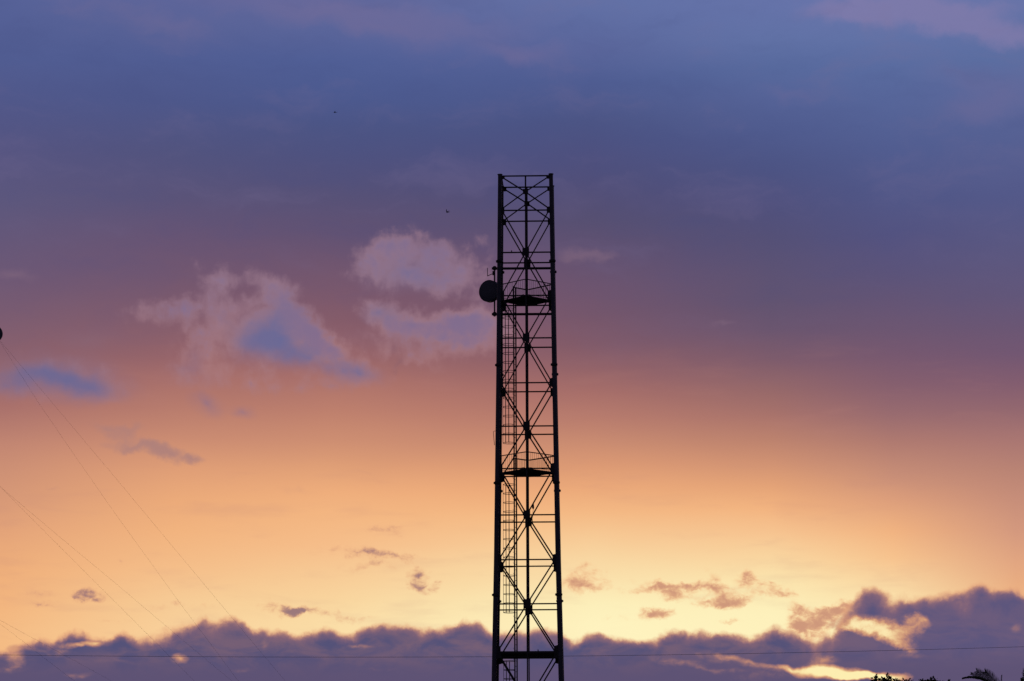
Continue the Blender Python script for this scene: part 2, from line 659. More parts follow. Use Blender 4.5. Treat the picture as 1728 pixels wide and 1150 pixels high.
def broad_tree(name, xpx, Y, base_top, tips, rx, label, seed):
    rnd = random.Random(seed)
    c = at(xpx, base_top, Y)
    root = empty(name, (c.x, Y, 0))
    rel = lambda x, y, dy=0.0: at(x, y, Y + dy) - Vector((c.x, Y, 0))
    top = c.z
    tr = MB()
    fork = Vector((.1, 0, top * .55))
    tr.path([(0, 0, -.1), (.02, 0, .4), (.06, 0, top * .3), fork], [.26, .2, .17, .13], 12)
    trunk = tr.build('trunk', M_BARK, root)
    lm, cr = MB(), MB()
    for i in range(9):
        an = i / 9 * 6.283 + rnd.uniform(-.2, .2)
        rr = rx * rnd.uniform(.5, .8)
        e = Vector((math.cos(an) * rr, math.sin(an) * rr, top - rnd.uniform(.7, 2.4)))
        lm.path([fork - Vector((0, 0, rnd.uniform(0, .8))), fork.lerp(e, .5) + Vector((0, 0, -.2)), e], [.09, .05, .02], 7)
        leaf_cloud(cr, e, (rx * .42, rx * .42, .75), 420, .15, rnd)
    leaf_cloud(cr, Vector((0, 0, top - 1.35)), (rx * .9, rx * .9, 1.15), 2600, .15, rnd)
    for x, y, s in tips:
        p = rel(x, y + 1.5, rnd.uniform(-.6, .4))
        lm.path([Vector((p.x * .6, p.y * .6, top - 1.4)), p], [.03, .008], 5)
        leaf_cloud(cr, p - Vector((0, 0, .10)), (.10 * s, .12, .15), int(70 * s), .095, rnd)
        leaf_cloud(cr, p - Vector((0, 0, .34)), (.2 * s, .22, .2), int(150 * s), .11, rnd)
        leaf_cloud(cr, p - Vector((0, 0, .7)), (.36 * s, .3, .3), int(120 * s), .12, rnd)
    lm.build('limb', M_BARK, root)
    cr.build('crown', M_LEAF, root)
    return tag(root, label, 'tree', 'leafy trees')


broad_tree('leafy_tree', 1508, 110, 1152,
           [(1477.5, 1140.5, .8), (1473, 1146, .7), (1484, 1146, .9), (1490, 1144, .9), (1498.5, 1139.5, .9), (1494, 1146, 1),
            (1504, 1144.5, .9), (1510, 1147, .9), (1518, 1149, 1), (1526, 1148, .9), (1532.5, 1147, .8), (1540, 1149, .8)], 1.5,
           'dark leafy tree top with pointed sprigs, left of its lower neighbour', 11)
broad_tree('leafy_tree', 1566, 116, 1153,
           [(1554, 1147, .8), (1558, 1146.5, .9), (1565, 1147, .8), (1572.5, 1143.5, .8), (1570, 1147, .9), (1579, 1145.5, 1),
            (1585, 1149, .8), (1592, 1150, .8), (1600, 1150, .8)], 1.3,
           'lower dark leafy tree top between the taller leafy tree and the palm', 12)

# ------------------------------------------------------------------ palms


def palm(name, xpx, ypx, Y, fronds, label, seed, n_extra=14):
    rnd = random.Random(seed)
    c = at(xpx, ypx, Y)
    root = empty(name, (c.x, Y, 0))
    H = c.z
    t = MB()
    pts, rr = [], []
    for k in range(25):
        f = k / 24
        pts.append((.5 * (1 - f) ** 2 - .5 * (1 - f), 0, H * f - .1))
        rr.append((.2 - .07 * f) * (1.06 if k % 2 else .97) + (.08 if k == 0 else 0))
    t.path(pts, rr, 12)
    t.build('trunk', M_BARK, root)

    def frond(az, el, L, curl, dens=1.0, leaflet=.55):
        b = MB()
        p = Vector((0, 0, H - .1))
        pts = []
        n = 16
        e = el
        for k in range(n + 1):
            pts.append(p.copy())
            e -= curl / n * (0.4 + 1.2 * k / n)
            p = p + Vector((math.cos(az) * math.cos(e), math.sin(az) * math.cos(e), math.sin(e))) * (L / n)
        b.path(pts, [.03 * (1 - .85 * k / n) + .004 for k in range(n + 1)], 6)
        m_ = int(46 * dens)
        for k in range(3, m_):
            f = k / m_ * n
            i = min(int(f), n - 1)
            q = pts[i].lerp(pts[i + 1], f - i)
            tg = (pts[i + 1] - pts[i]).normalized()
            side = tg.cross(Vector((0, 0, 1))).normalized()
            ln = leaflet * math.sin(math.pi * min(1, (k / m_) * .82 + .14)) ** .6 * rnd.uniform(.85, 1.1)
            for s in (-1, 1):
                d1 = (tg * .75 + side * s * .75 + Vector((0, 0, rnd.uniform(-.1, .3)))).normalized()
                d2 = (tg * .55 + side * s * .55 + Vector((0, 0, -.75 + rnd.uniform(-.2, .2)))).normalized()
                w_ = d1.cross(Vector((0, 0, 1))).normalized() * .016
                a0, a1, a2 = q, q + d1 * ln * .55, q + d1 * ln * .55 + d2 * ln * .45
                b._add([a0 - w_ * .6, a0 + w_ * .6, a1 + w_, a1 - w_, a2],
                       [(0, 1, 2, 3), (3, 2, 4)])
        b.build('frond', M_PALM, root)

    base = Vector((c.x, Y, 0))

    def shaped(px, dy, leaflet, dens, droop, w0):
        """a frond whose midrib passes the given points; leaflets leave it on both sides"""
        n_ = len(px) - 1
        P_ = spline([at(x, y, Y + dy * i / n_) - base for i, (x, y) in enumerate(px)], 6)
        b = MB()
        b.path(P_, [2.2 * w0 * (1 - .85 * k / (len(P_) - 1)) + .003 for k in range(len(P_))], 6)
        m_ = int(60 * dens)
        for k in range(m_):
            f = (k + .5) / m_ * (len(P_) - 1)
            i = min(int(f), len(P_) - 2)
            q = P_[i].lerp(P_[i + 1], f - i)
            tg = (P_[i + 1] - P_[i]).normalized()
            side = tg.cross(Vector((0, 1, .35))).normalized()
            fr = k / m_
            ln = leaflet * (.45 + .55 * math.sin(math.pi * min(1, fr * .8 + .2))) * rnd.uniform(.8, 1.1)
            for s in (-1, 1):
                d1 = (tg * .8 + side * s * .7 + Vector((0, rnd.uniform(-.5, .5), rnd.uniform(-.1, .1)))).normalized()
                d2 = (d1 + Vector((0, 0, -droop))).normalized()
                w_ = d1.cross(Vector((0, 1, 0))).normalized() * w0
                a1 = q + d1 * ln * .55
                b._add([q - w_ * .6, q + w_ * .6, a1 + w_, a1 - w_, a1 + d2 * ln * .45], [(0, 1, 2, 3), (3, 2, 4)])
        b.build('frond', M_PALM, root)

    for a in fronds:
        shaped(*a)
    for k in range(n_extra):
        frond(k * 2.399 + .4, rnd.uniform(-.7, .0), rnd.uniform(1.9, 2.6), rnd.uniform(1.0, 1.7))
    return tag(root, label, 'tree', 'palms')


palm('palm_tree', 1694, 1176, 130,
     [([(1692, 1174), (1680, 1160), (1664, 1148.5), (1650, 1143.8), (1636, 1142.6), (1624, 1145)], -1.2, .13, 1.3, .9, .02),
      ([(1690, 1174), (1680, 1158), (1668, 1146), (1656, 1138), (1648, 1133)], .6, .36, 1.3, -.15, .006),
      ([(1692, 1174), (1686, 1158), (1676, 1146), (1668, 1138), (1662, 1134)], -.4, .34, 1.1, -.1, .006),
      ([(1689, 1174), (1675, 1158), (1660, 1146), (1648, 1140), (1639, 1137)], .2, .2, 1.0, .1, .006),
      ([(1694, 1174), (1691, 1158), (1690, 1147), (1690.5, 1139.5)], .1, .07, .5, 0, .006)],
     'feathery palm with one dark arching frond, beside the leafy trees', 21)
palm('palm_tree', 1748, 1180, 126,
     [([(1746, 1178), (1738, 1160), (1733, 1146), (1731, 1136), (1733, 1126)], -.4, .28, 1.5, .1, .009),
      ([(1747, 1178), (1734, 1163), (1727, 1153), (1724, 1145)], .4, .14, 1.4, .2, .013),
      ([(1748, 1178), (1760, 1150), (1775, 1135), (1795, 1138)], .3, .3, 1.6, .6, .012)],
     'palm showing only a few frond tips, right of the feathery palm', 22)

# ------------------------------------------------------------------ sun
sun_az, sun_el = rad(4.5), rad(2.0)
sd = bpy.data.lights.new('sun', 'SUN')
sd.energy = 0.12
sd.angle = rad(12)
sd.color = (1.0, .72, .45)
sun = bpy.data.objects.new('sun', sd)
sdir = Vector((math.sin(sun_az) * math.cos(sun_el), math.cos(sun_az) * math.cos(sun_el), math.sin(sun_el)))
sun.rotation_euler = sdir.to_track_quat('Z', 'Y').to_euler()
COL.objects.link(sun)

# ------------------------------------------------------------------ sky (world)
wd = bpy.data.worlds.new('World')
S.world = wd
wd.use_nodes = True
nt = wd.node_tree
for n in list(nt.nodes):
    nt.nodes.remove(n)
N, LK = nt.nodes, nt.links


def setin(sock, v):
    if isinstance(v, bpy.types.NodeSocket):
        LK.new(v, sock)
    elif v is not None:
        if sock.type == 'RGBA' and len(v) == 3:
            v = (*v, 1)
        sock.default_value = v


def math_(op, a, b=None, c=None, clamp=False):
    n = N.new('ShaderNodeMath')
    n.operation = op
    n.use_clamp = clamp
    setin(n.inputs[0], a)
    if b is not None:
        setin(n.inputs[1], b)
    if c is not None:
        setin(n.inputs[2], c)
    return n.outputs[0]


def vmath(op, a, b=None, c=None):
    n = N.new('ShaderNodeVectorMath')
    n.operation = op
    setin(n.inputs[0], a)
    if b is not None:
        setin(n.inputs[1], b)
    if c is not None:
        setin(n.inputs[2], c)
    return n.outputs[0]


def vdot(a, b):
    n = N.new('ShaderNodeVectorMath')
    n.operation = 'DOT_PRODUCT'
    LK.new(a, n.inputs[0])
    n.inputs[1].default_value = b
    return n.outputs['Value']


def remap(v, a, b, c=0.0, d=1.0, mode='SMOOTHSTEP'):
    n = N.new('ShaderNodeMapRange')
    n.interpolation_type = mode
    n.clamp = True
    setin(n.inputs['Value'], v)
    for k, x in zip(('From Min', 'From Max', 'To Min', 'To Max'), (a, b, c, d)):
        setin(n.inputs[k], x)
    return n.outputs[0]


def mix(f, a, b):
    n = N.new('ShaderNodeMix')
    n.data_type = 'RGBA'
    setin(n.inputs[0], f)
    setin(n.inputs[6], a)
    setin(n.inputs[7], b)
    return n.outputs[2]


def noise(vec, scale, detail=4, rough=.55, seed=0.0, dist=0.0, col=False):
    n = N.new('ShaderNodeTexNoise')
    n.noise_dimensions = '3D'
    v = vmath('ADD', vec, (seed * 3.7, seed * 1.9, seed * 5.3))
    LK.new(v, n.inputs['Vector'])
    n.inputs['Scale'].default_value = scale
    n.inputs['Detail'].default_value = detail
    n.inputs['Roughness'].default_value = rough
    n.inputs['Distortion'].default_value = dist
    return n.outputs['Color' if col else 'Fac']


def uv(x, y):
    d = ray(x, y).normalized()
    return d.x * 52.0, math.asin(d.z) * 52.0        # hundredths of FPX


tc = N.new('ShaderNodeTexCoord')
sep = N.new('ShaderNodeSeparateXYZ')
LK.new(tc.outputs['Generated'], sep.inputs[0])
nx, ny, nz = sep.outputs
Uc = math_('MULTIPLY', nx, 52.0)
Vc = math_('MULTIPLY', math_('ARCSINE', nz), 52.0)
cmb = N.new('ShaderNodeCombineXYZ')
LK.new(Uc, cmb.inputs[0])
LK.new(Vc, cmb.inputs[1])
P = cmb.outputs[0]

# soft large-scale waviness of the bands
wob = noise(vmath('MULTIPLY', P, (.35, 1.0, 1.0)), .30, 4, .5, 1.3)
Vw = math_('MULTIPLY_ADD', math_('SUBTRACT', wob, .5), .55, Vc)

COLS = {
    20: [(0, (86, 98, 152)), (100, (80, 92, 145)), (180, (80, 86, 135)), (250, (85, 84, 128)), (330, (93, 87, 124)), (400, (101, 87, 120)), (470, (110, 88, 116)),
         (540, (123, 92, 112)), (600, (138, 97, 108)), (680, (168, 112, 107)), (750, (194, 134, 114)), (800, (206, 145, 117)),
         (850, (215, 153, 119)), (900, (227, 163, 121)), (960, (239, 175, 123)), (1020, (243, 182, 127)), (1060, (245, 188, 132)), (1150, (245, 188, 132))],
    300: [(0, (93, 101, 154)), (50, (88, 98, 150)), (100, (80, 93, 147)), (170, (77, 87, 138)), (250, (81, 83, 126)), (330, (90, 83, 120)), (400, (103, 84, 115)),
          (450, (111, 86, 112)), (500, (121, 89, 109)), (550, (134, 94, 107)), (600, (149, 100, 105)), (640, (166, 110, 106)), (690, (184, 124, 109)), (740, (203, 140, 114)),
          (790, (222, 157, 118)), (850, (236, 171, 122)), (900, (242, 180, 127)), (960, (245, 190, 137)), (1020, (247, 204, 150)), (1060, (249, 209, 155)), (1150, (249, 209, 155))],
    560: [(0, (99, 105, 157)), (50, (90, 101, 154)), (100, (80, 95, 150)), (160, (75, 89, 142)), (210, (75, 84, 132)), (270, (79, 81, 125)), (330, (87, 81, 118)),
          (390, (98, 82, 114)), (440, (110, 85, 111)), (490, (121, 88, 108)), (540, (133, 92, 105)), (600, (153, 102, 105)), (640, (172, 114, 106)), (690, (190, 128, 109)),
          (740, (206, 143, 114)), (780, (222, 158, 118)), (830, (239, 174, 124)), (870, (244, 183, 130)), (920, (246, 190, 138)),
          (960, (247, 201, 148)), (1010, (249, 212, 157)), (1050, (251, 221, 166)), (1150, (252, 225, 170))],
    1000: [(0, (97, 112, 165)), (80, (90, 102, 155)), (130, (79, 93, 146)), (200, (75, 84, 132)), (260, (77, 80, 126)), (320, (80, 78, 119)),
           (380, (86, 79, 113)), (430, (97, 81, 112)), (480, (108, 84, 110)), (530, (116, 86, 107)), (580, (128, 90, 104)), (620, (146, 99, 104)),
           (660, (166, 110, 105)), (700, (184, 124, 109)), (740, (202, 140, 113)), (780, (220, 154, 116)), (820, (236, 170, 122)),
           (860, (244, 185, 132)), (900, (247, 201, 148)), (940, (249, 215, 162)), (980, (251, 226, 173)), (1020, (253, 239, 186)), (1060, (255, 243, 191)), (1150, (255, 243, 191))],
    1300: [(0, (101, 115, 169)), (60, (97, 114, 166)), (110, (87, 105, 157)), (160, (85, 99, 151)), (220, (79, 91, 142)), (280, (76, 84, 132)),
           (340, (78, 80, 125)), (400, (84, 80, 118)), (460, (92, 82, 115)), (510, (97, 83, 112)), (560, (106, 85, 110)), (610, (126, 92, 107)),
           (660, (151, 105, 105)), (700, (170, 116, 107)), (740, (189, 131, 110)), (780, (209, 147, 115)), (820, (228, 163, 119)), (860, (243, 180, 128)),
           (900, (247, 196, 144)), (940, (250, 214, 160)), (980, (252, 231, 176)), (1030, (254, 241, 188)), (1150, (255, 243, 190))],
    1500: [(0, (104, 117, 170)), (60, (97, 114, 166)), (110, (90, 108, 160)), (160, (87, 103, 155)), (250, (81, 93, 144)), (340, (80, 86, 134)), (400, (85, 83, 127)), (460, (91, 83, 121)), (500, (98, 84, 117)),
           (560, (108, 86, 113)), (600, (118, 88, 111)), (650, (133, 95, 110)), (700, (152, 107, 111)), (750, (175, 122, 112)), (800, (197, 140, 118)), (850, (220, 158, 123)), (900, (241, 179, 129)),
           (940, (247, 195, 142)), (980, (250, 215, 162)), (1030, (253, 235, 180)), (1150, (255, 240, 186))],
    1700: [(0, (104, 116, 168)), (100, (91, 110, 161)), (150, (92, 105, 156)), (250, (84, 95, 145)), (330, (82, 88, 136)), (420, (90, 87, 128)), (500, (97, 86, 121)),
           (560, (107, 86, 115)), (600, (115, 87, 113)), (650, (130, 93, 111)), (700, (149, 105, 111)), (750, (170, 119, 114)), (800, (186, 132, 116)),
           (850, (199, 142, 121)), (900, (212, 153, 126)), (950, (226, 166, 129)), (990, (235, 175, 130)), (1060, (246, 205, 150)), (1150, (252, 225, 170))],
}
V0, V1 = 3.0, 17.0
tV = remap(Vw, V0, V1, 0, 1, 'LINEAR')
base = None
prevx = None
for x in sorted(COLS):
    n = N.new('ShaderNodeValToRGB')
    cr = n.color_ramp
    cr.interpolation = 'LINEAR'
    stops = sorted((max(0, min(1, (uv(x, y)[1] - V0) / (V1 - V0))), c) for y, c in COLS[x])
    while len(cr.elements) > 1:
        cr.elements.remove(cr.elements[-1])
    cr.elements[0].position = stops[0][0]
    cr.elements[0].color = (*lin(stops[0][1]), 1)
    for p_, c in stops[1:]:
        e = cr.elements.new(p_)
        e.color = (*lin(c), 1)
    LK.new(tV, n.inputs[0])
    if base is None:
        base = n.outputs[0]
    else:
        base = mix(remap(Uc, (prevx - 864) / 100, (x - 864) / 100, 0, 1, 'LINEAR'), base, n.outputs[0])
    prevx = x


def field(blobs, vec, grow=1.6):
    acc = None
    for t in blobs:
        x, y, a, b, s = t[:5]
        r = t[5] if len(t) > 5 else 0
        u, v = uv(x, y)
        sa, sb_ = a * grow / 100, b * grow / 100
        if r:
            c_, s_ = math.cos(rad(-r)), math.sin(rad(-r))
            e1, e2 = (c_ / sa, s_ / sa, 0), (-s_ / sb_, c_ / sb_, 0)
            i1 = math_('ADD', vdot(vec, e1), -(u * e1[0] + v * e1[1]))
            i1 = math_('MULTIPLY', i1, i1)
            i2 = math_('ADD', vdot(vec, e2), -(u * e2[0] + v * e2[1]))
            ln = math_('SQRT', math_('MULTIPLY_ADD', i2, i2, i1))
        else:
            mo = vmath('MULTIPLY_ADD', vec, (1 / sa, 1 / sb_, 0), (-u / sa, -v / sb_, 0))
            n = N.new('ShaderNodeVectorMath')
            n.operation = 'LENGTH'
            LK.new(mo, n.inputs[0])
            ln = n.outputs['Value']
        bump = math_('MAXIMUM', math_('MULTIPLY_ADD', ln, -s, s), 0.0)
        acc = bump if acc is None else math_('ADD', acc, bump)
    return acc


def warp(scale, amp, seed, detail=5, rough=.55, src=None, st=(1, 1, 1)):
    """P pushed about by a flat (x, y) noise"""
    src = src or P
    nzc = noise(vmath('MULTIPLY', src, st), scale, detail, rough, seed, 0, True)
    off = vmath('MULTIPLY', vmath('SUBTRACT', nzc, (.5, .5, .5)), (amp / 50, amp / 50, 0))
    return vmath('ADD', src, off)


PW = warp(1.2, 40, 2.0, 5, .56)       # large lazy warp, fine curls
PL = warp(1.5, 17, 2.5, 4, .5)       # gentle
PM = warp(2.3, 23, 5.0, 5, .58)      # puffs

col = base

# --- faint high pink streaks
hi = field([(1480, 10, 100, 28, .8), (1570, 26, 100, 28, .9, 5), (1655, 48, 80, 24, .8, 12), (1722, 64, 44, 18, .6), (1410, 20, 56, 16, .6), (1690, 10, 50, 12, .4)], PM)
col = mix(math_('MULTIPLY', remap(hi, .05, 1.0), .74), col, lin((130, 124, 170)))
hi2 = field([(1600, 120, 60, 22, .5, 15), (1690, 160, 80, 40, .6), (1640, 190, 60, 22, .35), (1700, 300, 90, 60, .25), (870, 92, 60, 18, .7), (740, 60, 190, 26, .65, 7),
             (560, 16, 230, 26, .9, 5), (250, 30, 120, 20, .3, 10), (310, 52, 70, 20, .35, 15), (1335, 160, 50, 11, .5, 5), (900, 40, 60, 14, .3), (1100, 345, 60, 12, .2)], PW)
col = mix(math_('MULTIPLY', remap(hi2, .02, 1.1), .55), col, lin((115, 108, 152)))
# thin uneven veils, more of them high up
veil = noise(vmath('MULTIPLY', PW, (.45, 1.25, 1)), 1.1, 5, .58, 51.0, .3)
vh = remap(Vc, uv(864, 760)[1], uv(864, 250)[1])
col = mix(math_('MULTIPLY', math_('MULTIPLY', remap(veil, .48, .78), vh), .22), col, lin((122, 110, 148)))
col = mix(math_('MULTIPLY', math_('MULTIPLY', remap(veil, .50, .25), vh), .16), col, lin((66, 76, 128)))
veil2 = noise(vmath('MULTIPLY', P, (.35, 1.7, 1)), 1.6, 5, .56, 53.0, .2)
vl = math_('MULTIPLY', remap(Vc, uv(864, 520)[1], uv(864, 720)[1]), remap(veil2, .52, .8))
col = mix(math_('MULTIPLY', vl, .16), col, lin((188, 132, 122)))
# --- dark purple veil and little puffs beside the tower
pk0 = field([(985, 432, 38, 14, .8), (1020, 436, 30, 8, .4), (960, 425, 18, 12, .4), (22, 464, 42, 12, .8), (1222, 546, 22, 6, .6), (150, 575, 50, 22, .5), (120, 610, 60, 12, .3)], PM)
col = mix(math_('MULTIPLY', remap(pk0, .05, 1.0), .5), col, lin((134, 107, 127)))

# --- the mauve cumulus left of the tower
fine = noise(P, 3.0, 5, .56, 11.0, .4)


def billow(vec, scale):
    n = N.new('ShaderNodeTexVoronoi')
    n.voronoi_dimensions = '2D'
    n.feature = 'SMOOTH_F1'
    n.inputs['Smoothness'].default_value = .35
    n.inputs['Detail'].default_value = 1.0
    n.inputs['Roughness'].default_value = .45
    n.inputs['Scale'].default_value = scale
    LK.new(vec, n.inputs['Vector'])
    return math_('SUBTRACT', .42, n.outputs['Distance'])


puffy = billow(PM, 3.2)
PL2 = warp(2.0, 26, 2.9, 5, .58)
finer = noise(vmath('MULTIPLY', P, (1.7, .7, 1)), 3.0, 5, .6, 12.0, .6)
pink = field([
    (680, 428, 62, 36, 1.0), (660, 406, 24, 18, .8), (748, 430, 52, 22, .75, 15), (625, 440, 32, 18, .7), (690, 470, 80, 24, .7), (806, 408, 26, 16, .45),
    (795, 470, 46, 40, .55), (740, 478, 60, 22, .55), (600, 462, 30, 12, .4), (395, 520, 34, 46, .4), (350, 445, 40, 8, .3),
    (636, 525, 30, 22, 1.15), (695, 546, 60, 24, 1.1), (792, 536, 50, 18, 1.1), (745, 572, 100, 32, 1.0), (815, 565, 50, 30, .8), (700, 610, 80, 22, .5),
    (452, 485, 40, 26, .9), (370, 472, 26, 22, .8), (405, 465, 30, 16, .5), (262, 524, 52, 19, .85), (330, 515, 42, 22, .6), (342, 480, 26, 30, .4), (484, 515, 34, 30, .9),
    (440, 545, 70, 30, .85), (520, 565, 46, 30, .8, 35), (575, 605, 60, 22, .8, 30), (360, 550, 34, 40, .45), (470, 590, 110, 40, .75), (330, 605, 44, 40, .8), (300, 545, 60, 14, .4),
    (600, 640, 60, 18, .5), (400, 640, 120, 18, .4), (480, 655, 100, 14, .35), (115, 620, 90, 20, .45, 8), (190, 655, 30, 22, .5, 20), (70, 665, 90, 14, .45)], PL2)
pg = math_('MULTIPLY', remap(pink, .0, .35), remap(pink, .5, 1.5, 1.0, .4))
pd = math_('MULTIPLY_ADD', math_('SUBTRACT', fine, .5), 1.2, math_('MULTIPLY', math_('SUBTRACT', finer, .5), .9))
pd = math_('MULTIPLY_ADD', puffy, .45, pd)
pd = math_('MULTIPLY_ADD', pd, pg, pink)
pm = math_('MULTIPLY', remap(pd, .05, 1.15), .88)
lav = noise(P, .9, 4, .55, 17.0)
pcol = mix(remap(Vc, uv(864, 650)[1], uv(864, 470)[1]), lin((170, 122, 124)), lin((152, 120, 138)))
pcol = mix(math_('MULTIPLY', remap(math_('MULTIPLY_ADD', math_('SUBTRACT', lav, .5), 1.6, pd), .65, 1.6), .72), pcol, lin((116, 107, 150)))
col = mix(pm, col, pcol)
# dark clefts that model the mauve cloud
cl = field([(385, 530, 13, 34, .55, 10), (300, 500, 20, 10, .3), (430, 500, 14, 22, .4), (560, 540, 26, 16, .4, 40), (770, 506, 52, 7, .5, 4), (640, 490, 30, 10, .4), (672, 615, 14, 8, .6), (660, 590, 16, 14, .5)], PW)
cl = math_('ADD', cl, math_('MULTIPLY', math_('SUBTRACT', finer, .5), .5))
col = mix(math_('MULTIPLY', remap(cl, .15, .9), .45), col, lin((124, 91, 106)))
# blue cores
blue = field([(452, 578, 62, 36, 1.1), (440, 562, 40, 26, .45), (520, 606, 84, 21, .95, 12), (605, 630, 44, 15, .75, 10), (482, 520, 24, 18, .5), (640, 527, 24, 17, .85), (668, 540, 34, 15, .4),
              (690, 456, 72, 30, .85), (725, 480, 46, 14, .35), (672, 412, 18, 13, .45), (330, 606, 18, 20, .55), (306, 622, 24, 11, .4), (348, 686, 28, 15, .8, 25), (410, 692, 18, 10, .7), (325, 640, 40, 14, .3), (560, 650, 60, 10, .25),
              (106, 641, 98, 31, 1.15, 5), (150, 655, 50, 16, .6, 12), (10, 650, 50, 22, .65), (75, 628, 40, 14, .5), (740, 568, 80, 22, .42), (805, 548, 36, 16, .35), (470, 540, 44, 26, .35)], PL)
bn = math_('ADD', blue, math_('MULTIPLY', math_('MULTIPLY', math_('SUBTRACT', fine, .5), .5), remap(blue, 0, .3)))
bl = math_('MULTIPLY', remap(bn, -.08, 1.5), .86)
col = mix(bl, col, mix(remap(bn, .3, 1.6), lin((130, 111, 140)), lin((99, 104, 151))))
# mauve shreds on the orange
shred = field([(236, 750, 44, 12, .8, 12), (286, 765, 40, 13, .9, 14), (328, 776, 16, 9, .75), (186, 720, 32, 11, .75, 20), (226, 722, 20, 8, .55), (200, 756, 28, 8, .6), (345, 690, 30, 12, .3),
               (92, 822, 12, 5, .35), (500, 825, 40, 7, .25), (620, 800, 50, 6, .2)], PM)
shred = math_('ADD', shred, math_('MULTIPLY', math_('MULTIPLY', math_('SUBTRACT', fine, .5), .7), remap(shred, 0, .3)))
col = mix(math_('MULTIPLY', remap(shred, .05, 1.1), .8), col, lin((168, 126, 124)))

# --- small puffs in the yellow
pf = field([
    (148, 1004, 22, 10, 1.0), (128, 1002, 14, 7, .5), (160, 1012, 12, 5, .4), (64, 1004, 26, 7, .6), (68, 1022, 20, 6, .65), (508, 1034, 32, 8, 1.1), (496, 1030, 18, 8, .5), (462, 1024, 34, 8, .5, 12), (590, 1041, 36, 6, .55, 8),
    (703, 972, 17, 13, .95), (714, 990, 22, 7, .85, 12), (742, 988, 8, 4, .5), (606, 932, 72, 8, .5, 2), (660, 938, 50, 6, .6, 6), (630, 955, 60, 10, .34), (640, 948, 12, 10, .25), (655, 893, 30, 8, .55), (630, 899, 12, 5, .45), (675, 902, 14, 5, .35, 20),
    (202, 948, 7, 4, .6), (299, 1018, 10, 5, .65), (264, 1026, 18, 5, .4), (345, 1023, 30, 4, .3), (195, 1047, 30, 4, .3),
    (990, 968, 28, 11, .62), (988, 990, 36, 11, .75), (965, 985, 20, 7, .4), (1112, 988, 40, 9, .6, 6), (1128, 1000, 18, 10, .6, 30), (1180, 990, 36, 7, .5), (1206, 976, 16, 12, .5, 30),
    (1222, 1000, 24, 14, .75), (1232, 1016, 28, 9, .95), (1190, 1018, 22, 8, .55), (1110, 1033, 24, 9, 1.1), (1256, 974, 14, 10, .6), (1292, 988, 34, 9, .55, 22), (1230, 1050, 16, 4, .5), (1348, 1040, 14, 22, .7, -15), (1338, 1060, 14, 12, .7),
    (1392, 1034, 34, 11, .8), (1420, 1026, 30, 10, .8), (1386, 1052, 16, 18, .8), (1368, 1062, 18, 16, .9), (1350, 1066, 10, 8, .4), (1440, 1040, 34, 6, .6), (1150, 988, 60, 5, .4), (1064, 994, 26, 5, .35), (1150, 1004, 30, 8, .4), (1296, 1004, 40, 8, .4), (1326, 996, 26, 10, .32, 25), (1262, 996, 20, 12, .35), (1040, 1040, 40, 5, .2)], PM)
fine2 = noise(vmath('MULTIPLY', P, (1, 1.5, 1)), 6.0, 6, .6, 21.0, .5)
pf = math_('ADD', pf, math_('MULTIPLY', math_('MULTIPLY', math_('SUBTRACT', fine2, .5), 1.5), remap(pf, 0, .3)))
pf = math_('MULTIPLY', pf, remap(Uc, .3, 1.0, 1.0, 1.22))
pfc = mix(remap(Uc, .2, .8), mix(remap(pf, .3, 1.3), lin((228, 168, 126)), lin((140, 104, 118))), mix(remap(pf, .4, 1.4), lin((242, 190, 140)), lin((200, 138, 114))))
col = mix(math_('MULTIPLY', remap(pf, .05, 1.0), .9), col, pfc)

# --- cloud banks along the horizon
X0, X1 = -260.0, 1990.0


def edge_curve(pts, Usrc):
    """height of a cloud top over the azimuth"""
    n = N.new('ShaderNodeFloatCurve')
    c = n.mapping.curves[0]
    t = [((u - (X0 - 864) / 100) / ((X1 - X0) / 100), v / 10) for u, v in (uv(x, y) for x, y in pts)]
    c.points[0].location = t[0]
    c.points[1].location = t[-1]
    for p_ in t[1:-1]:
        c.points.new(*p_)
    n.mapping.extend = 'HORIZONTAL'
    n.mapping.update()
    LK.new(remap(Usrc, (X0 - 864) / 100, (X1 - 864) / 100, 0, 1, 'LINEAR'), n.inputs['Value'])
    return math_('MULTIPLY', n.outputs[0], 10.0)


BANK = [(-260, 1090), (-60, 1092), (0, 1098), (22, 1090), (45, 1080), (66, 1080), (85, 1082), (100, 1076), (130, 1064), (155, 1074), (180, 1078), (205, 1070), (235, 1076), (262, 1070), (292, 1061),
        (318, 1060), (332, 1049), (346, 1044), (358, 1052), (370, 1046), (392, 1043), (412, 1051), (428, 1062), (450, 1060), (480, 1064), (515, 1069), (540, 1066), (556, 1060), (578, 1069), (600, 1064),
        (625, 1057), (650, 1055), (690, 1057), (730, 1060), (765, 1058), (780, 1051), (802, 1052), (822, 1063), (845, 1070), (880, 1066), (915, 1062), (945, 1068), (962, 1084), (978, 1082), (994, 1072), (1020, 1073), (1045, 1078),
        (1075, 1080), (1100, 1078), (1125, 1066), (1150, 1064), (1190, 1067), (1230, 1068), (1268, 1072), (1288, 1067), (1308, 1058), (1325, 1064), (1345, 1068), (1362, 1078), (1374, 1083), (1384, 1075), (1396, 1066), (1420, 1068), (1450, 1074),
        (1490, 1092), (1530, 1096), (1570, 1080), (1620, 1060), (1990, 1060)]
RIGHT = [(-260, 1250), (1240, 1250), (1330, 1160), (1395, 1080), (1418, 1042), (1434, 1018), (1448, 1001), (1472, 993), (1490, 1002), (1510, 1011), (1540, 1012), (1562, 1010), (1590, 1005), (1606, 999), (1625, 1002),
         (1640, 990), (1652, 986), (1664, 993), (1690, 996), (1715, 994), (1728, 1003), (1780, 1000), (1990, 1020)]
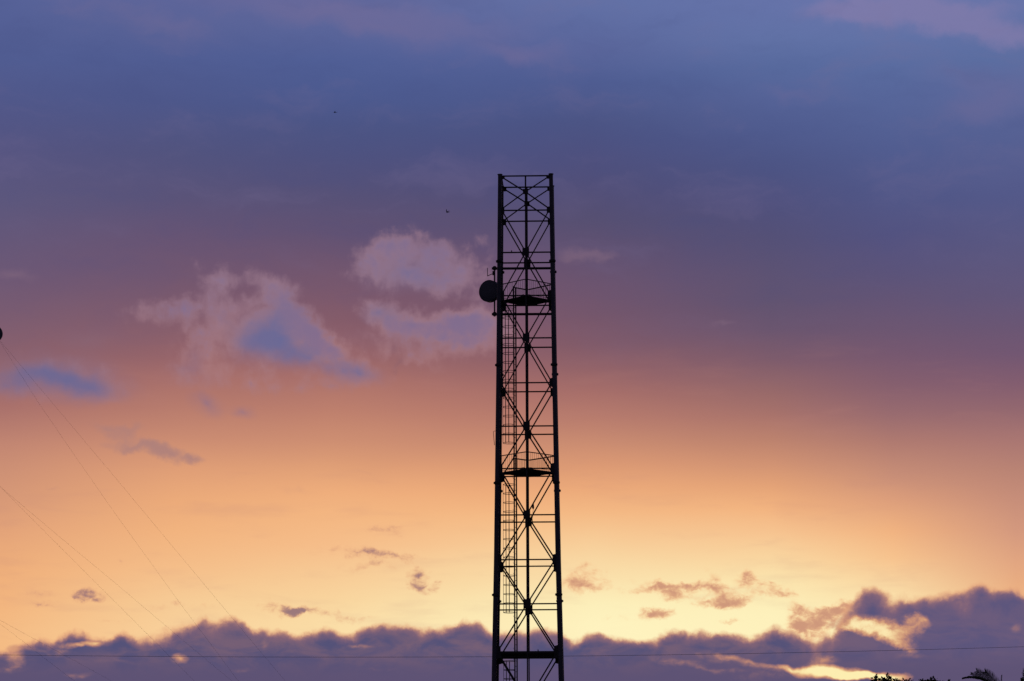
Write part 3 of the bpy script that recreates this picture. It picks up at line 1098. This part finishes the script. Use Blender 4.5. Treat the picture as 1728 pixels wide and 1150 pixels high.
PB = warp(1.9, 12, 31.0, 5, .6)
PB2 = warp(5.0, 5.0, 33.0, 4, .6, PB)
sb = N.new('ShaderNodeSeparateXYZ')
LK.new(PB2, sb.inputs[0])
Ub, Vb = sb.outputs[0], sb.outputs[1]
d1 = math_('SUBTRACT', edge_curve(BANK, Ub), Vb)          # hundreds of pixels under the cloud top
d2 = math_('SUBTRACT', edge_curve(RIGHT, Ub), Vb)
# openings where the light comes through
hole2 = field([(1468, 1058, 52, 13, .95, 10), (1488, 1072, 44, 11, .85, 18), (1530, 1062, 30, 15, .62), (1512, 1086, 26, 7, .5, 10), (1425, 1054, 30, 8, .6), (1555, 1055, 18, 8, .5), (1548, 1045, 16, 8, .4)], PM)
# the right bank swallows the gap below about y = 1095
dd = math_('MAXIMUM', d1, d2)
hole1 = field([(1402, 1136, 46, 10, 2.0, 4), (1452, 1143, 36, 6, 1.5, 2), (1500, 1141, 28, 6, 1.4), (1300, 1140, 90, 14, .22), (1333, 1128, 13, 5, .5), (1230, 1112, 18, 3.5, .45, 8), (1263, 1118, 12, 3.5, .35), (1394, 1114, 24, 9, .6), (1368, 1124, 20, 8, .4), (1250, 1118, 70, 5, .30, 7), (1318, 1129, 50, 5, .32, 5), (1195, 1128, 50, 4, .28, 4), (1120, 1117, 40, 6, .26, 10),
               (1170, 1119, 40, 4, .2), (1375, 1098, 10, 12, .2), (24, 1106, 14, 15, .7), (40, 1092, 26, 5, .35), (80, 1100, 20, 8, .2), (128, 1086, 30, 4, .6), (158, 1086, 18, 5, .7), (298, 1116, 13, 7, .75), (132, 1136, 22, 5, .34), (105, 1095, 14, 6, .4),
               (604, 1094, 26, 4, .4, 5), (410, 1130, 26, 5, .22), (10, 1130, 30, 8, .3), (445, 1086, 10, 18, .25), (190, 1118, 60, 6, .2), (640, 1130, 80, 6, .15), (1540, 1108, 30, 7, .3), (1720, 1062, 12, 9, .35), (1200, 1105, 90, 8, .15)], PL)
d = dd
rag = math_('SUBTRACT', noise(P, 7.5, 6, .62, 41.0, .6), .5)
soft = remap(noise(vmath('MULTIPLY', P, (1, .6, 1)), .9, 3, .5, 47.0), .36, .64, .55, 1.7, 'LINEAR')
d = math_('MULTIPLY', d, soft)
d = math_('MULTIPLY_ADD', rag, .09, d)
d = math_('MULTIPLY_ADD', billow(PB2, 3.0), .085, d)
fluff = noise(vmath('MULTIPLY', P, (.7, 1.5, 1)), 1.7, 6, .6, 43.0, .5)
core_a = mix(remap(fluff, .36, .66), lin((81, 81, 120)), lin((117, 95, 117)))
core_a = mix(math_('MULTIPLY', remap(Uc, 4.0, 7.5), .55), core_a, lin((96, 88, 128)))
core_b = mix(remap(Vc, uv(864, 1150)[1], uv(864, 1085)[1]), lin((92, 82, 116)), core_a)
rim = mix(remap(d, -.03, .16), lin((224, 160, 122)), lin((146, 106, 118)))
openc = mix(remap(Vc, uv(864, 1150)[1], uv(864, 1040)[1]), lin((255, 240, 178)), col)
col = mix(remap(d, -.09, .08), col, rim)
col = mix(math_('MULTIPLY', remap(d, -.02, .28), .97), col, core_b)
hl = math_('MULTIPLY_ADD', hole2, .84, hole1)
hn = math_('MULTIPLY_ADD', rag, .25, math_('MULTIPLY', math_('SUBTRACT', fine2, .5), .55))
hl = math_('MULTIPLY_ADD', hn, remap(hl, .0, .35), hl)
col = mix(math_('MULTIPLY', remap(hl, .08, .70), .85), col, lin((200, 140, 116)))
col = mix(math_('MULTIPLY', remap(hl, .42, 1.15), .96), col, mix(remap(hl, .55, 1.3), lin((246, 190, 128)), openc))

# --- above and behind: the ordinary dusk sky
zen = mix(remap(Vc, 16.5, 45), col, (.030, .042, .105))
sk = N.new('ShaderNodeTexSky')
sk.sky_type = 'NISHITA'
sk.sun_disc = False
sk.sun_elevation = sun_el
sk.sun_rotation = sun_az
sk.air_density, sk.dust_density, sk.ozone_density = 1.0, 1.5, 2.0
back = vmath('SCALE', sk.outputs[0])
back.node.inputs['Scale'].default_value = .05
backc = mix(.6, back, (.046, .036, .080))
out_col = mix(remap(ny, .35, .80), backc, zen)
bg = N.new('ShaderNodeBackground')
LK.new(out_col, bg.inputs[0])
bg.inputs[1].default_value = 1.0
wo = N.new('ShaderNodeOutputWorld')
LK.new(bg.outputs[0], wo.inputs[0])

# ------------------------------------------------------------------ render look
S.view_settings.view_transform = 'Standard'
S.view_settings.look = 'None'
S.view_settings.exposure = 0
S.view_settings.gamma = 1
S.render.film_transparent = False
S.cycles.use_adaptive_sampling = True
S.cycles.adaptive_threshold = .012
S.cycles.adaptive_min_samples = 40
S.cycles.use_denoising = False
S.cycles.max_bounces = 3
wd.cycles.sampling_method = 'MANUAL'
wd.cycles.sample_map_resolution = 256
